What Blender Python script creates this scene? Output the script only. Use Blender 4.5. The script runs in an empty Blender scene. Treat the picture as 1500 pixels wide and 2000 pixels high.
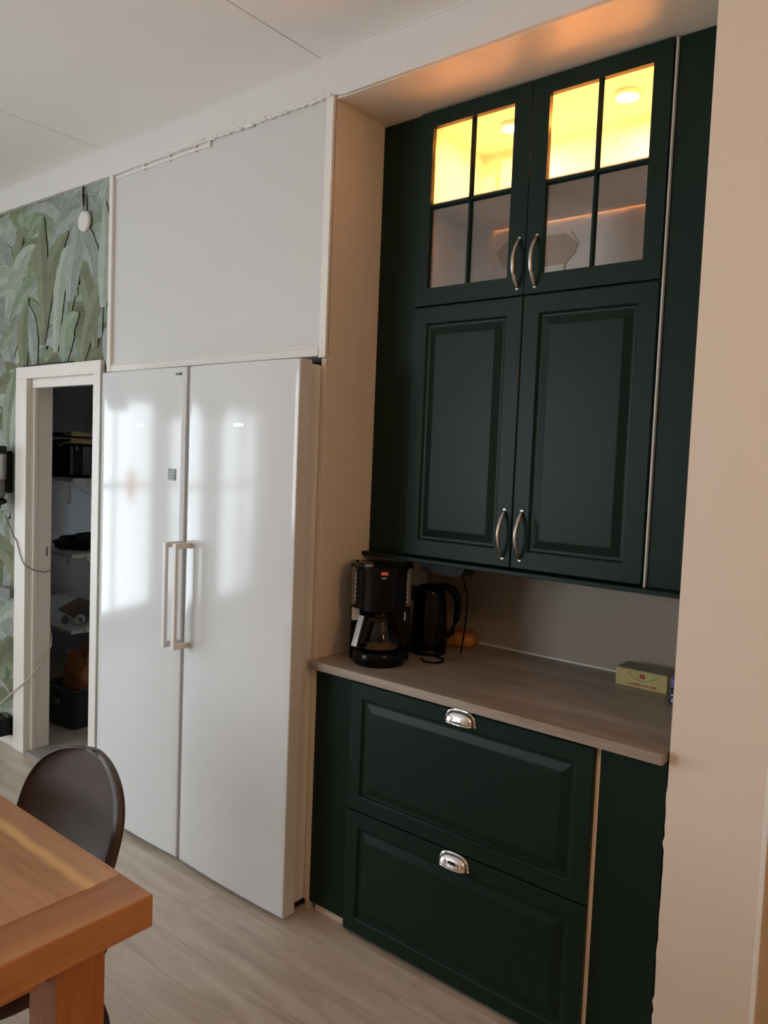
import bpy, bmesh, math, random
from mathutils import Vector, Matrix
PI = math.pi
S = bpy.context.scene
COL = S.collection
random.seed(7)

# ---------------------------------------------------------------- camera
yaw, pitch, roll = 0.68014, -0.06493, 0.03972
F = Vector((-math.sin(yaw)*math.cos(pitch), math.cos(yaw)*math.cos(pitch), math.sin(pitch)))
R0 = F.cross(Vector((0, 0, 1))).normalized()
U0 = R0.cross(F)
R = math.cos(roll)*R0 + math.sin(roll)*U0
U = -math.sin(roll)*R0 + math.cos(roll)*U0
cd = bpy.data.cameras.new('camera')
cam = bpy.data.objects.new('camera', cd)
COL.objects.link(cam)
cam.matrix_world = Matrix(((R.x, U.x, -F.x, 1.30572), (R.y, U.y, -F.y, -1.85241), (R.z, U.z, -F.z, 1.53119), (0, 0, 0, 1)))
cd.sensor_fit = 'HORIZONTAL'
cd.sensor_width = 36
cd.lens = 36*1509.58/1500
cd.clip_start = 0.02
S.camera = cam

# ---------------------------------------------------------------- light and exposure
S.view_settings.view_transform = 'Standard'
S.view_settings.look = 'None'
S.view_settings.gamma = 1
S.view_settings.use_curve_mapping = False
S.view_settings.exposure = 0.0
WORLD = 8.4
w = bpy.data.worlds.new('sky')
S.world = w
w.use_nodes = True
bg = w.node_tree.nodes['Background']
bg.inputs[0].default_value = (0.83, 0.925, 1.0, 1)
bg.inputs[1].default_value = WORLD


def area(name, loc, direction, sx, sy, power, color, portal=False, spread=PI):
    l = bpy.data.lights.new(name, 'AREA')
    l.shape = 'RECTANGLE'
    l.size = sx
    l.size_y = sy
    l.energy = power
    l.color = color
    l.spread = spread
    o = bpy.data.objects.new(name, l)
    o.location = loc
    o.rotation_euler = Vector(direction).to_track_quat('-Z', 'Y').to_euler()
    COL.objects.link(o)
    if portal:
        l.cycles.is_portal = True
    return o


XL, XR, YB, ZC = -4.6, 3.2, -4.8, 2.812       # room shell
WIN = [(-2.68, -1.38, .12, 2.02), (-4.15, -3.0, .12, 2.02)]      # windows in the left end wall (y0, y1, z0, z1)
FILL_WIN = (-3.7, -1.9, .75, 2.45)                                    # unseen window added behind the viewer for frontal fill light (x0, x1, z0, z1)
area('window_portal', ((FILL_WIN[0]+FILL_WIN[1])/2, YB-.15, (FILL_WIN[2]+FILL_WIN[3])/2), (0, 1, 0), FILL_WIN[1]-FILL_WIN[0], FILL_WIN[3]-FILL_WIN[2], 1, (1, 1, 1), portal=True)
for y0, y1, z0, z1 in WIN:
    area('window_portal', (XL-.15, (y0+y1)/2, (z0+z1)/2), (1, 0, 0), z1-z0, y1-y0, 1, (1, 1, 1), portal=True)
LAMP_W = 27        # warm ceiling lamp over the room, behind the viewer
PUCK_W = 12         # each warm puck lamp in the glass cabinet


# ---------------------------------------------------------------- materials
def mat(name, col, rough=.5, metal=0, bump=0, bscale=60, var=0, vscale=4, spec=.5, emis=None, estr=0, coat=0, stretch=(1, 1, 1), trans=0):
    m = bpy.data.materials.new(name)
    m.use_nodes = True
    nt = m.node_tree
    b = nt.nodes['Principled BSDF']
    b.inputs['Base Color'].default_value = (*col, 1)
    b.inputs['Roughness'].default_value = rough
    b.inputs['Metallic'].default_value = metal
    b.inputs['Specular IOR Level'].default_value = spec
    b.inputs['Coat Weight'].default_value = coat
    b.inputs['Coat Roughness'].default_value = .08
    b.inputs['Transmission Weight'].default_value = trans
    if emis:
        b.inputs['Emission Color'].default_value = (*emis, 1)
        b.inputs['Emission Strength'].default_value = estr
    tc = nt.nodes.new('ShaderNodeTexCoord')
    mp = nt.nodes.new('ShaderNodeMapping')
    mp.inputs['Scale'].default_value = stretch
    nt.links.new(tc.outputs['Object'], mp.inputs[0])
    if var:
        n = nt.nodes.new('ShaderNodeTexNoise')
        n.inputs['Scale'].default_value = vscale
        n.inputs['Detail'].default_value = 6
        nt.links.new(mp.outputs[0], n.inputs['Vector'])
        r = nt.nodes.new('ShaderNodeValToRGB')
        r.color_ramp.elements[0].position = .3
        r.color_ramp.elements[1].position = .7
        r.color_ramp.elements[0].color = (*[c*(1-var) for c in col], 1)
        r.color_ramp.elements[1].color = (*[min(1, c*(1+var)) for c in col], 1)
        nt.links.new(n.outputs[0], r.inputs[0])
        nt.links.new(r.outputs[0], b.inputs['Base Color'])
    if bump:
        n2 = nt.nodes.new('ShaderNodeTexNoise')
        n2.inputs['Scale'].default_value = bscale
        n2.inputs['Detail'].default_value = 4
        nt.links.new(mp.outputs[0], n2.inputs['Vector'])
        bp = nt.nodes.new('ShaderNodeBump')
        bp.inputs['Strength'].default_value = bump
        bp.inputs['Distance'].default_value = .004
        nt.links.new(n2.outputs[0], bp.inputs['Height'])
        nt.links.new(bp.outputs[0], b.inputs['Normal'])
    return m


def N(nt, t, **kw):
    n = nt.nodes.new(t)
    for k, v in kw.items():
        setattr(n, k, v)
    return n


def math_node(nt, op, a, b=None):
    n = N(nt, 'ShaderNodeMath', operation=op)
    for i, v in enumerate((a, b)):
        if v is None:
            continue
        if isinstance(v, (int, float)):
            n.inputs[i].default_value = v
        else:
            nt.links.new(v, n.inputs[i])
    return n.outputs[0]


def ramp(nt, fac, stops):
    r = N(nt, 'ShaderNodeValToRGB')
    e = r.color_ramp.elements
    while len(e) < len(stops):
        e.new(.5)
    for el, (p, c) in zip(e, stops):
        el.position = p
        el.color = (*c, 1)
    nt.links.new(fac, r.inputs[0])
    return r.outputs[0]


def wood(name, c0, c1, c2, axis='X', scale=6, rough=.4, fine=90, bump=.15, spec=.5, coat=0):
    """grain running along one axis"""
    m = bpy.data.materials.new(name)
    m.use_nodes = True
    nt = m.node_tree
    b = nt.nodes['Principled BSDF']
    b.inputs['Roughness'].default_value = rough
    b.inputs['Specular IOR Level'].default_value = spec
    b.inputs['Coat Weight'].default_value = coat
    tc = N(nt, 'ShaderNodeTexCoord')
    mp = N(nt, 'ShaderNodeMapping')
    sc = [1, 1, 1]
    sc['XYZ'.index(axis)] = .12
    mp.inputs['Scale'].default_value = sc
    nt.links.new(tc.outputs['Object'], mp.inputs[0])
    n = N(nt, 'ShaderNodeTexNoise')
    n.inputs['Scale'].default_value = scale
    n.inputs['Detail'].default_value = 5
    n.inputs['Distortion'].default_value = 1.2
    nt.links.new(mp.outputs[0], n.inputs['Vector'])
    n2 = N(nt, 'ShaderNodeTexNoise')
    n2.inputs['Scale'].default_value = fine
    n2.inputs['Detail'].default_value = 3
    nt.links.new(mp.outputs[0], n2.inputs['Vector'])
    f = math_node(nt, 'ADD', math_node(nt, 'MULTIPLY', n.outputs[0], .72), math_node(nt, 'MULTIPLY', n2.outputs[0], .28))
    col = ramp(nt, f, [(.32, c0), (.5, c1), (.66, c2)])
    nt.links.new(col, b.inputs['Base Color'])
    bp = N(nt, 'ShaderNodeBump')
    bp.inputs['Strength'].default_value = bump
    bp.inputs['Distance'].default_value = .002
    nt.links.new(f, bp.inputs['Height'])
    nt.links.new(bp.outputs[0], b.inputs['Normal'])
    return m


def add_streak(m, y0, width, x1, col):
    """a pale sapwood streak along the board"""
    nt = m.node_tree
    b = nt.nodes['Principled BSDF']
    src = b.inputs['Base Color'].links[0].from_socket
    tc = N(nt, 'ShaderNodeTexCoord')
    sp = N(nt, 'ShaderNodeSeparateXYZ')
    nt.links.new(tc.outputs['Object'], sp.inputs[0])
    nz = N(nt, 'ShaderNodeTexNoise')
    nz.inputs['Scale'].default_value = 6
    nt.links.new(tc.outputs['Object'], nz.inputs['Vector'])
    d = math_node(nt, 'ABSOLUTE', math_node(nt, 'SUBTRACT', math_node(nt, 'ADD', sp.outputs[1], math_node(nt, 'MULTIPLY', math_node(nt, 'SUBTRACT', nz.outputs[0], .5), .03)), y0))
    f = math_node(nt, 'SUBTRACT', 1.0, math_node(nt, 'DIVIDE', d, width))
    f = math_node(nt, 'MULTIPLY', math_node(nt, 'MAXIMUM', f, 0), 1.1)
    mx = N(nt, 'ShaderNodeMix', data_type='RGBA')
    nt.links.new(math_node(nt, 'MINIMUM', f, .85), mx.inputs[0])
    nt.links.new(src, mx.inputs[6])
    mx.inputs[7].default_value = (*col, 1)
    nt.links.new(mx.outputs[2], b.inputs['Base Color'])


def floor_material():
    m = bpy.data.materials.new('laminate_planks')
    m.use_nodes = True
    nt = m.node_tree
    b = nt.nodes['Principled BSDF']
    tc = N(nt, 'ShaderNodeTexCoord')
    br = N(nt, 'ShaderNodeTexBrick')
    br.offset = .345
    br.offset_frequency = 2
    mp = N(nt, 'ShaderNodeMapping')
    mp.inputs['Location'].default_value = (.75, .155, 0)
    nt.links.new(tc.outputs['Object'], mp.inputs[0])
    nt.links.new(mp.outputs[0], br.inputs['Vector'])
    br.inputs['Scale'].default_value = 1
    br.inputs['Brick Width'].default_value = 1.22
    br.inputs['Row Height'].default_value = .1235
    br.inputs['Mortar Size'].default_value = .0009
    br.inputs['Mortar Smooth'].default_value = .3
    br.inputs['Bias'].default_value = 0
    br.inputs['Color1'].default_value = (.0, .0, .0, 1)
    br.inputs['Color2'].default_value = (1, 1, 1, 1)
    br.inputs['Mortar'].default_value = (.5, .5, .5, 1)
    # grain shifted per plank
    sep = N(nt, 'ShaderNodeSeparateXYZ')
    nt.links.new(tc.outputs['Object'], sep.inputs[0])
    bw = N(nt, 'ShaderNodeSeparateColor')
    nt.links.new(br.outputs['Color'], bw.inputs[0])
    sh = math_node(nt, 'MULTIPLY', bw.outputs[0], 7.3)
    cx = N(nt, 'ShaderNodeCombineXYZ')
    nt.links.new(math_node(nt, 'ADD', math_node(nt, 'MULTIPLY', sep.outputs[0], .16), sh), cx.inputs[0])
    nt.links.new(sep.outputs[1], cx.inputs[1])
    nt.links.new(sh, cx.inputs[2])
    n = N(nt, 'ShaderNodeTexNoise')
    n.inputs['Scale'].default_value = 9
    n.inputs['Detail'].default_value = 5
    n.inputs['Distortion'].default_value = 1.6
    nt.links.new(cx.outputs[0], n.inputs['Vector'])
    n2 = N(nt, 'ShaderNodeTexNoise')
    n2.inputs['Scale'].default_value = 120
    nt.links.new(cx.outputs[0], n2.inputs['Vector'])
    f = math_node(nt, 'ADD', math_node(nt, 'MULTIPLY', n.outputs[0], .75), math_node(nt, 'MULTIPLY', n2.outputs[0], .2))
    f = math_node(nt, 'ADD', f, math_node(nt, 'MULTIPLY', bw.outputs[0], .06))
    col = ramp(nt, f, [(.3, (.40, .33, .27)), (.47, (.55, .475, .395)), (.6, (.63, .56, .475)), (.75, (.70, .63, .545))])
    mix = N(nt, 'ShaderNodeMix', data_type='RGBA')
    nt.links.new(math_node(nt, 'MULTIPLY', br.outputs['Fac'], .55), mix.inputs[0])
    nt.links.new(col, mix.inputs[6])
    mix.inputs[7].default_value = (.2, .16, .12, 1)
    nt.links.new(mix.outputs[2], b.inputs['Base Color'])
    b.inputs['Roughness'].default_value = .42
    bp = N(nt, 'ShaderNodeBump')
    bp.inputs['Strength'].default_value = .25
    bp.inputs['Distance'].default_value = .001
    nt.links.new(math_node(nt, 'SUBTRACT', n2.outputs[0], br.outputs['Fac']), bp.inputs['Height'])
    nt.links.new(bp.outputs[0], b.inputs['Normal'])
    return m


def leaf_material(name, light, dark):
    """printed banana leaf: two halves of different tone, midrib and slanting veins"""
    m = bpy.data.materials.new(name)
    m.use_nodes = True
    nt = m.node_tree
    b = nt.nodes['Principled BSDF']
    b.inputs['Roughness'].default_value = .75
    uv = N(nt, 'ShaderNodeUVMap')
    sep = N(nt, 'ShaderNodeSeparateXYZ')
    nt.links.new(uv.outputs[0], sep.inputs[0])
    s = sep.outputs[0]
    t = math_node(nt, 'SUBTRACT', sep.outputs[1], .5)
    at = math_node(nt, 'ABSOLUTE', t)
    tc = N(nt, 'ShaderNodeTexCoord')
    nz = N(nt, 'ShaderNodeTexNoise')
    nz.inputs['Scale'].default_value = 22
    nz.inputs['Detail'].default_value = 5
    nt.links.new(tc.outputs['Object'], nz.inputs['Vector'])
    ph = math_node(nt, 'ADD', math_node(nt, 'MULTIPLY', s, 150), math_node(nt, 'MULTIPLY', at, -42))
    ph = math_node(nt, 'ADD', ph, math_node(nt, 'MULTIPLY', nz.outputs[0], 16))
    vein = math_node(nt, 'MULTIPLY', math_node(nt, 'SINE', ph), .16)
    half = math_node(nt, 'MULTIPLY', math_node(nt, 'GREATER_THAN', t, 0), .3)
    f = math_node(nt, 'ADD', math_node(nt, 'ADD', half, .12), vein)
    f = math_node(nt, 'ADD', f, math_node(nt, 'MULTIPLY', math_node(nt, 'SUBTRACT', nz.outputs[0], .5), .9))
    f = math_node(nt, 'ADD', f, math_node(nt, 'ADD', math_node(nt, 'MULTIPLY', math_node(nt, 'GREATER_THAN', at, .44), -.35), math_node(nt, 'MULTIPLY', math_node(nt, 'GREATER_THAN', at, .482), 1.3)))
    f = math_node(nt, 'ADD', f, math_node(nt, 'MULTIPLY', math_node(nt, 'LESS_THAN', at, .03), .3))
    col = ramp(nt, f, [(0, light), (.42, tuple((a+c)/2 for a, c in zip(light, dark))), (1, dark)])
    nt.links.new(col, b.inputs['Base Color'])
    return m


def glass_material(name, tint=(1, 1, 1), gloss=.06):
    m = bpy.data.materials.new(name)
    m.use_nodes = True
    nt = m.node_tree
    nt.nodes.remove(nt.nodes['Principled BSDF'])
    out = nt.nodes['Material Output']
    tr = N(nt, 'ShaderNodeBsdfTransparent')
    tr.inputs[0].default_value = (*tint, 1)
    gl = N(nt, 'ShaderNodeBsdfGlossy')
    gl.inputs['Roughness'].default_value = .02
    fr = N(nt, 'ShaderNodeFresnel')
    fr.inputs[0].default_value = 1.45
    mx = N(nt, 'ShaderNodeMixShader')
    nt.links.new(fr.outputs[0], mx.inputs[0])
    nt.links.new(tr.outputs[0], mx.inputs[1])
    nt.links.new(gl.outputs[0], mx.inputs[2])
    nt.links.new(mx.outputs[0], out.inputs[0])
    return m


M = dict(
    wall=mat('wall_paint', (.76, .665, .565), .55, bump=.10, bscale=260),
    warm=mat('warm_tan_wall', (.40, .29, .17), .6),  # unseen walls, tinted tan so their bounce light turns warm and dim
    ceiling=mat('ceiling_board', (.93, .92, .90), .6, bump=.03, bscale=200),
    panel=mat('white_board_paint', (.665, .66, .645), .45, bump=.06, bscale=30),
    beam=mat('beam_plaster', (.73, .715, .69), .6, bump=.5, bscale=28),
    soffit=mat('soffit_paint', (.78, .70, .58), .38, bump=.08, bscale=25),
    trim=mat('white_trim', (.82, .79, .74), .38, bump=.05, bscale=50),
    caulk=mat('white_filler', (.84, .82, .79), .7, bump=.6, bscale=90),
    floor=floor_material(),
    green=mat('dark_green_lacquer', (.0052, .0180, .0120), .38, var=.08, vscale=2, spec=.19),
    counter=wood('grey_oak_laminate', (.20, .155, .12), (.30, .24, .19), (.39, .325, .265), 'X', 7, .38, 110),
    splash=mat('taupe_backsplash', (.37, .31, .255), .38, var=.05, vscale=3, spec=.5),
    fridge=mat('white_appliance', (.70, .715, .72), .10, var=.0, spec=.42),
    fridge_side=mat('white_appliance_side', (.74, .73, .71), .35),
    gasket=mat('grey_gasket', (.2, .18, .17), .7),
    dark=mat('dark_void', (.01, .01, .01), .8),
    steel=mat('brushed_steel', (.62, .60, .57), .3, metal=1, bump=.05, bscale=300),
    chrome=mat('chrome', (.85, .85, .85), .07, metal=1),
    white=mat('cabinet_white', (.80, .78, .74), .5),
    edge=mat('pale_panel_edge', (.78, .66, .52), .5),
    pin=mat('pin_hole', (.12, .09, .06), .8),
    glass=glass_material('pane_glass'),
    carafe=glass_material('carafe_glass', (.78, .74, .7)),
    black=mat('black_plastic', (.003, .003, .0035), .16, spec=.18),
    blackm=mat('matt_black', (.008, .008, .009), .6, spec=.3),
    smoke=mat('smoked_plastic', (.10, .085, .07), .2),
    refraction=mat('refraction_disc', (.20, .12, .06), .2),  # brown of the lit counter refracted in the carafe, put into a colour
    red=mat('red_badge', (.55, .015, .02), .4),
    whitep=mat('white_plastic', (.75, .73, .70), .35),
    grey=mat('grey_plastic', (.16, .16, .165), .4),
    midgrey=mat('mid_grey', (.13, .14, .15), .5),
    silver=mat('silver_plastic', (.45, .45, .46), .35, metal=.6),
    table=wood('orange_oak_top', (.34, .15, .06), (.50, .25, .11), (.62, .34, .17), 'X', 5, .36, 70, coat=.12),
    tabley=wood('orange_oak_end', (.30, .115, .035), (.45, .185, .062), (.56, .26, .10), 'Y', 5, .36, 70, coat=.12),
    tablez=wood('orange_oak_leg', (.26, .085, .02), (.42, .15, .04), (.52, .21, .065), 'Z', 5, .4, 70),
    leather=mat('brown_leather', (.062, .038, .032), .42, bump=.12, bscale=220, var=.18, vscale=6),
    pantry=mat('pantry_paint', (.80, .79, .80), .7, bump=.1, bscale=60),
    shelf=mat('white_shelf', (.78, .77, .74), .5),
    yellow=mat('yellow_cloth', (.55, .47, .20), .7, bump=.2, bscale=60),
    paper=mat('brown_paper', (.30, .125, .045), .75, bump=.5, bscale=25, var=.2, vscale=10),
    board=wood('reddish_board', (.12, .045, .02), (.2, .08, .035), (.26, .11, .05), 'X', 8, .5),
    bucket=mat('dark_bucket', (.022, .028, .032), .4),
    fabric=mat('black_cloth', (.01, .01, .012), .85, bump=.4, bscale=40),
    bread=mat('orange_wrapper', (.50, .20, .05), .3, bump=.5, bscale=40, var=.25, vscale=20),
    teabox=mat('yellow_card', (.50, .42, .17), .5, var=.12, vscale=25),
    teatop=mat('olive_card', (.26, .23, .15), .5, var=.1, vscale=20),
    teared=mat('printed_red', (.35, .06, .03), .5),
    teagreen=mat('printed_green', (.17, .2, .09), .5),
    purple=mat('purple_plastic', (.13, .12, .40), .4),
    navy=mat('navy_print', (.03, .045, .07), .4),
    thresh=mat('grey_threshold', (.30, .29, .27), .5, bump=.1),
    metalleg=mat('black_metal', (.015, .014, .014), .4),
    octa=mat('brown_octagon', (.50, .38, .26), .55),
    cable_w=mat('white_cable', (.62, .58, .52), .5),
    cable_g=mat('grey_cable', (.13, .12, .11), .5),
    sticker=mat('grey_sticker', (.13, .14, .145), .4),
    print_l=mat('pale_print', (.50, .50, .50), .4),
    logo=mat('silver_logo', (.97, .97, .97), .3, metal=.7),
    print_d=mat('dark_print', (.06, .06, .06), .5),
    lens=mat('warm_lens', (1, .8, .5), .5, emis=(1.0, .62, .28), estr=22),
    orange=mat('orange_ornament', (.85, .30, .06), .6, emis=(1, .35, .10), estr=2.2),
    qr=mat('paper_label', (.62, .55, .47), .6, var=.0),
    paperbase=mat('wallpaper_ground', (.12, .14, .09), .75, var=.35, vscale=14),
)
add_streak(M['table'], -.062, .017, 0, (.80, .50, .20))
LEAF = [leaf_material('leaf_grey', (.36, .39, .36), (.12, .145, .12)),
        leaf_material('leaf_sage', (.22, .25, .155), (.075, .09, .05)),
        leaf_material('leaf_pale', (.42, .46, .40), (.17, .21, .15)),
        leaf_material('leaf_olive', (.16, .18, .105), (.05, .06, .036)),
        leaf_material('leaf_mint', (.28, .35, .25), (.10, .14, .09))]


# ---------------------------------------------------------------- mesh helpers
def box(bm, x0, x1, y0, y1, z0, z1, bev=0, seg=2, mi=0):
    vs = [bm.verts.new(p) for p in ((x0, y0, z0), (x1, y0, z0), (x1, y1, z0), (x0, y1, z0), (x0, y0, z1), (x1, y0, z1), (x1, y1, z1), (x0, y1, z1))]
    fs = [bm.faces.new([vs[i] for i in q]) for q in ((0, 3, 2, 1), (4, 5, 6, 7), (0, 1, 5, 4), (1, 2, 6, 5), (2, 3, 7, 6), (3, 0, 4, 7))]
    for f in fs:
        f.material_index = mi
    if bev:
        es = set(e for f in fs for e in f.edges)
        r = bmesh.ops.bevel(bm, geom=list(es), offset=bev, segments=seg, affect='EDGES', profile=.5)
        for f in r['faces']:
            f.material_index = mi
    return fs


def tube(bm, pts, r, n=10, cap=True, flat=1.0, mi=0):
    pts = [Vector(p) for p in pts]
    rings = []
    for i, p in enumerate(pts):
        a = pts[max(i-1, 0)]
        b = pts[min(i+1, len(pts)-1)]
        t = (b-a).normalized()
        up = Vector((0, 0, 1)) if abs(t.z) < .9 else Vector((1, 0, 0))
        s = t.cross(up).normalized()
        u = s.cross(t)
        rr = r[i] if isinstance(r, (list, tuple)) else r
        rings.append([bm.verts.new(p + rr*(math.cos(k*2*PI/n)*s*flat + math.sin(k*2*PI/n)*u)) for k in range(n)])
    for a, b in zip(rings, rings[1:]):
        for k in range(n):
            f = bm.faces.new((a[k], a[(k+1) % n], b[(k+1) % n], b[k]))
            f.smooth = True
            f.material_index = mi
    if cap:
        for q in (list(reversed(rings[0])), rings[-1]):
            try:
                bm.faces.new(q).material_index = mi
            except ValueError:
                pass


def lathe(bm, prof, cx=0, cy=0, n=32, mi=0, arc=None, a0=0, smooth=True):
    """profile of (radius, z) turned about the vertical"""
    full = arc is None
    arc = arc or 2*PI
    cnt = n if full else n+1
    rings = [[bm.verts.new((cx+r*math.cos(a0+k*arc/n), cy+r*math.sin(a0+k*arc/n), z)) for k in range(cnt)] for r, z in prof]
    for a, b in zip(rings, rings[1:]):
        for k in range(n):
            f = bm.faces.new((a[k], a[(k+1) % cnt], b[(k+1) % cnt], b[k]))
            f.smooth = smooth
            f.material_index = mi
    if full:
        if prof[0][0] > 1e-5:
            bm.faces.new(list(reversed(rings[0]))).material_index = mi
        if prof[-1][0] > 1e-5:
            bm.faces.new(rings[-1]).material_index = mi


def prism(bm, pts, axis, a, b, mi=0):
    """closed outline in the plane across the axis, extruded from a to b"""
    def P(p, h):
        return {'x': (h, p[0], p[1]), 'y': (p[0], h, p[1]), 'z': (p[0], p[1], h)}[axis]
    va = [bm.verts.new(P(p, a)) for p in pts]
    vb = [bm.verts.new(P(p, b)) for p in pts]
    n = len(pts)
    bm.faces.new(va).material_index = mi
    bm.faces.new(list(reversed(vb))).material_index = mi
    for i in range(n):
        bm.faces.new((va[i], vb[i], vb[(i+1) % n], va[(i+1) % n])).material_index = mi


def link(name, bm, m, parent=None, smooth=False):
    bmesh.ops.recalc_face_normals(bm, faces=bm.faces)
    me = bpy.data.meshes.new(name)
    bm.to_mesh(me)
    bm.free()
    for q in (m if isinstance(m, (list, tuple)) else [m]):
        me.materials.append(q)
    if smooth:
        for p in me.polygons:
            p.use_smooth = True
    o = bpy.data.objects.new(name, me)
    COL.objects.link(o)
    if parent:
        o.parent = parent
    return o


def B(name, m, *boxes, parent=None, bev=0, seg=2):
    bm = bmesh.new()
    for b in boxes:
        box(bm, *b, bev=bev, seg=seg)
    return link(name, bm, m, parent)


def tag(o, label, cat, group=None):
    o['label'] = label
    o['category'] = cat
    if group:
        o['group'] = group
    return o


def struct(o):
    o['kind'] = 'structure'
    return o


def thing(name, label, cat, loc=(0, 0, 0), rz=0, group=None):
    o = bpy.data.objects.new(name, None)
    COL.objects.link(o)
    o.location = loc
    o.rotation_euler = (0, 0, rz)
    o.empty_display_size = .05
    return tag(o, label, cat, group)


def rel(o, root):
    """built in world coordinates: shift the mesh under its thing"""
    o.parent = root
    o.data.transform(root.matrix_basis.inverted())
    return o


def text(name, s, size, mtl, parent, loc, rot=(PI/2, 0, 0), ext=.0003, shear=0, align='CENTER', bold=0):
    c = bpy.data.curves.new(name, 'FONT')
    c.body = s
    c.size = size
    c.extrude = ext
    c.shear = shear
    c.offset = bold
    c.align_x = align
    c.align_y = 'CENTER'
    t = bpy.data.objects.new('tmp', c)
    COL.objects.link(t)
    bpy.context.view_layer.update()
    me = bpy.data.meshes.new_from_object(t)
    bpy.data.objects.remove(t)
    me.materials.clear()
    me.materials.append(mtl)
    me.transform(Matrix.Translation(loc) @ Matrix.LocRotScale(None, __import__('mathutils').Euler(rot), None))
    o = bpy.data.objects.new(name, me)
    COL.objects.link(o)
    if parent:
        o.parent = parent
    return o


# ================================================================ THE ROOM
NL, NR = -.455, .716           # niche left and right
SO = 2.678                     # niche soffit
BK = .607                      # niche back
# floor (room and pantry)
struct(B('floor', M['floor'], (XL-.1, XR+.1, YB-.1, 1.3, -.06, 0)))
# ceiling: boards with open joints
bm = bmesh.new()
xs = [XL-.1, -4.38, -3.09, -1.80, -.51, .78, 2.07, XR+.1]
for a, b in zip(xs, xs[1:]):
    box(bm, a+.0025, b-.0025, YB-.1, .0, ZC, ZC+.03)
struct(link('ceiling', bm, M['ceiling']))
struct(B('ceiling_upper', M['gasket'], (XL-.1, XR+.1, YB-.1, .8, ZC+.031, ZC+.1)))

# walls
struct(B('wall_back_left', M['paperbase'], (XL, -2.462, .007, .11, 0, ZC), (-2.462, -1.818, .007, .11, 1.875, ZC), (-1.818, -1.70, .007, .11, 0, ZC)))
struct(B('wall_over_fridges', M['panel'], (-1.735, -.476, -.004, .11, 1.868, 2.70)))
struct(B('wall_niche_left', M['wall'], (-.4735, NL, 0, BK, 0, 2.70)))
struct(B('wall_niche_back', M['splash'], (-.4735, NR+.02, BK, BK+.05, 0, ZC)))
struct(B('wall_niche_top', M['soffit'], (-.4735, NR+.3, 0, BK+.02, SO, ZC)))
# right wall: a pier with a slightly ragged left plaster edge
bm = bmesh.new()
zz = [i*.02 for i in range(141)]
rng = random.Random(3)
fr, bk_, rt = [], [], []
for z in zz:
    j = 0
    if z < .78:
        j = rng.uniform(-.0012, .0014)
        if rng.random() < .13:
            j -= .0028
    fr.append(bm.verts.new((NR+j, 0, min(z, ZC))))
    bk_.append(bm.verts.new((NR+.002, BK+.02, min(z, ZC))))
    rt.append(bm.verts.new((.934, 0, min(z, ZC))))
for i in range(len(zz)-1):
    bm.faces.new((fr[i], rt[i], rt[i+1], fr[i+1]))
    bm.faces.new((fr[i], fr[i+1], bk_[i+1], bk_[i]))
v = [bm.verts.new(p) for p in ((.934, 0, 0), (.938, .004, 0), (.938, BK+.02, 0), (.938, BK+.02, ZC), (.938, .004, ZC), (.934, 0, ZC))]
bm.faces.new((v[0], v[1], v[4], v[5]))
bm.faces.new((v[1], v[2], v[3], v[4]))
struct(link('wall_right', bm, M['wall']))
struct(B('trim_1', M['trim'], (.930, .9415, -.0025, .012, 0, ZC), bev=.002))        # corner bead of the pier
struct(B('wall_beyond_pier', M['warm'], (.938, XR, .55, .65, 0, ZC)))
struct(B('wall_end_right', M['warm'], (XR, XR+.1, YB-.1, .65, 0, ZC)))
struct(B('wall_behind', M['wall'], (XL, FILL_WIN[0], YB-.1, YB, 0, ZC), (FILL_WIN[1], XR, YB-.1, YB, 0, ZC), (FILL_WIN[0], FILL_WIN[1], YB-.1, YB, 0, FILL_WIN[2]), (FILL_WIN[0], FILL_WIN[1], YB-.1, YB, FILL_WIN[3], ZC)))
wo = struct(B('window_3', M['trim'], (FILL_WIN[0], FILL_WIN[0]+.06, YB-.08, YB-.03, FILL_WIN[2], FILL_WIN[3]), (FILL_WIN[1]-.06, FILL_WIN[1], YB-.08, YB-.03, FILL_WIN[2], FILL_WIN[3]), (FILL_WIN[0], FILL_WIN[1], YB-.08, YB-.03, FILL_WIN[2], FILL_WIN[2]+.06), (FILL_WIN[0], FILL_WIN[1], YB-.08, YB-.03, FILL_WIN[3]-.06, FILL_WIN[3]), ((FILL_WIN[0]+FILL_WIN[1])/2-.03, (FILL_WIN[0]+FILL_WIN[1])/2+.03, YB-.08, YB-.03, FILL_WIN[2], FILL_WIN[3])))  # frame of the added fill window
# left end wall with its two windows
bx = []
ys = [YB] + [q for wn in sorted(WIN) for q in wn[:2]] + [.12]
for i in range(0, len(ys), 2):
    bx.append((XL-.12, XL, ys[i], ys[i+1], 0, ZC))
for y0, y1, z0, z1 in WIN:
    bx += [(XL-.12, XL, y0, y1, 0, z0), (XL-.12, XL, y0, y1, z1, ZC)]
struct(B('wall_end_left', M['panel'], *bx))
for k, (y0, y1, z0, z1) in enumerate(WIN):
    ym = (y0+y1)/2 if k else -1.83
    fx = [(XL-.09, XL-.03, y0, y0+.06, z0, z1), (XL-.09, XL-.03, y1-.06, y1, z0, z1), (XL-.09, XL-.03, y0, y1, z0, z0+.06),
          (XL-.09, XL-.03, y0, y1, z1-.06, z1), (XL-.08, XL-.04, y0, y1, 1.22, 1.26), (XL-.08, XL-.04, ym-.03, ym+.03, z0, z1)]
    wo = struct(B('window_%d' % (k+1), M['trim'], *fx))
    g = B('window_pane', M['glass'], (XL-.062, XL-.058, y0+.05, y1-.05, z0+.05, z1-.05), parent=wo)

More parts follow.
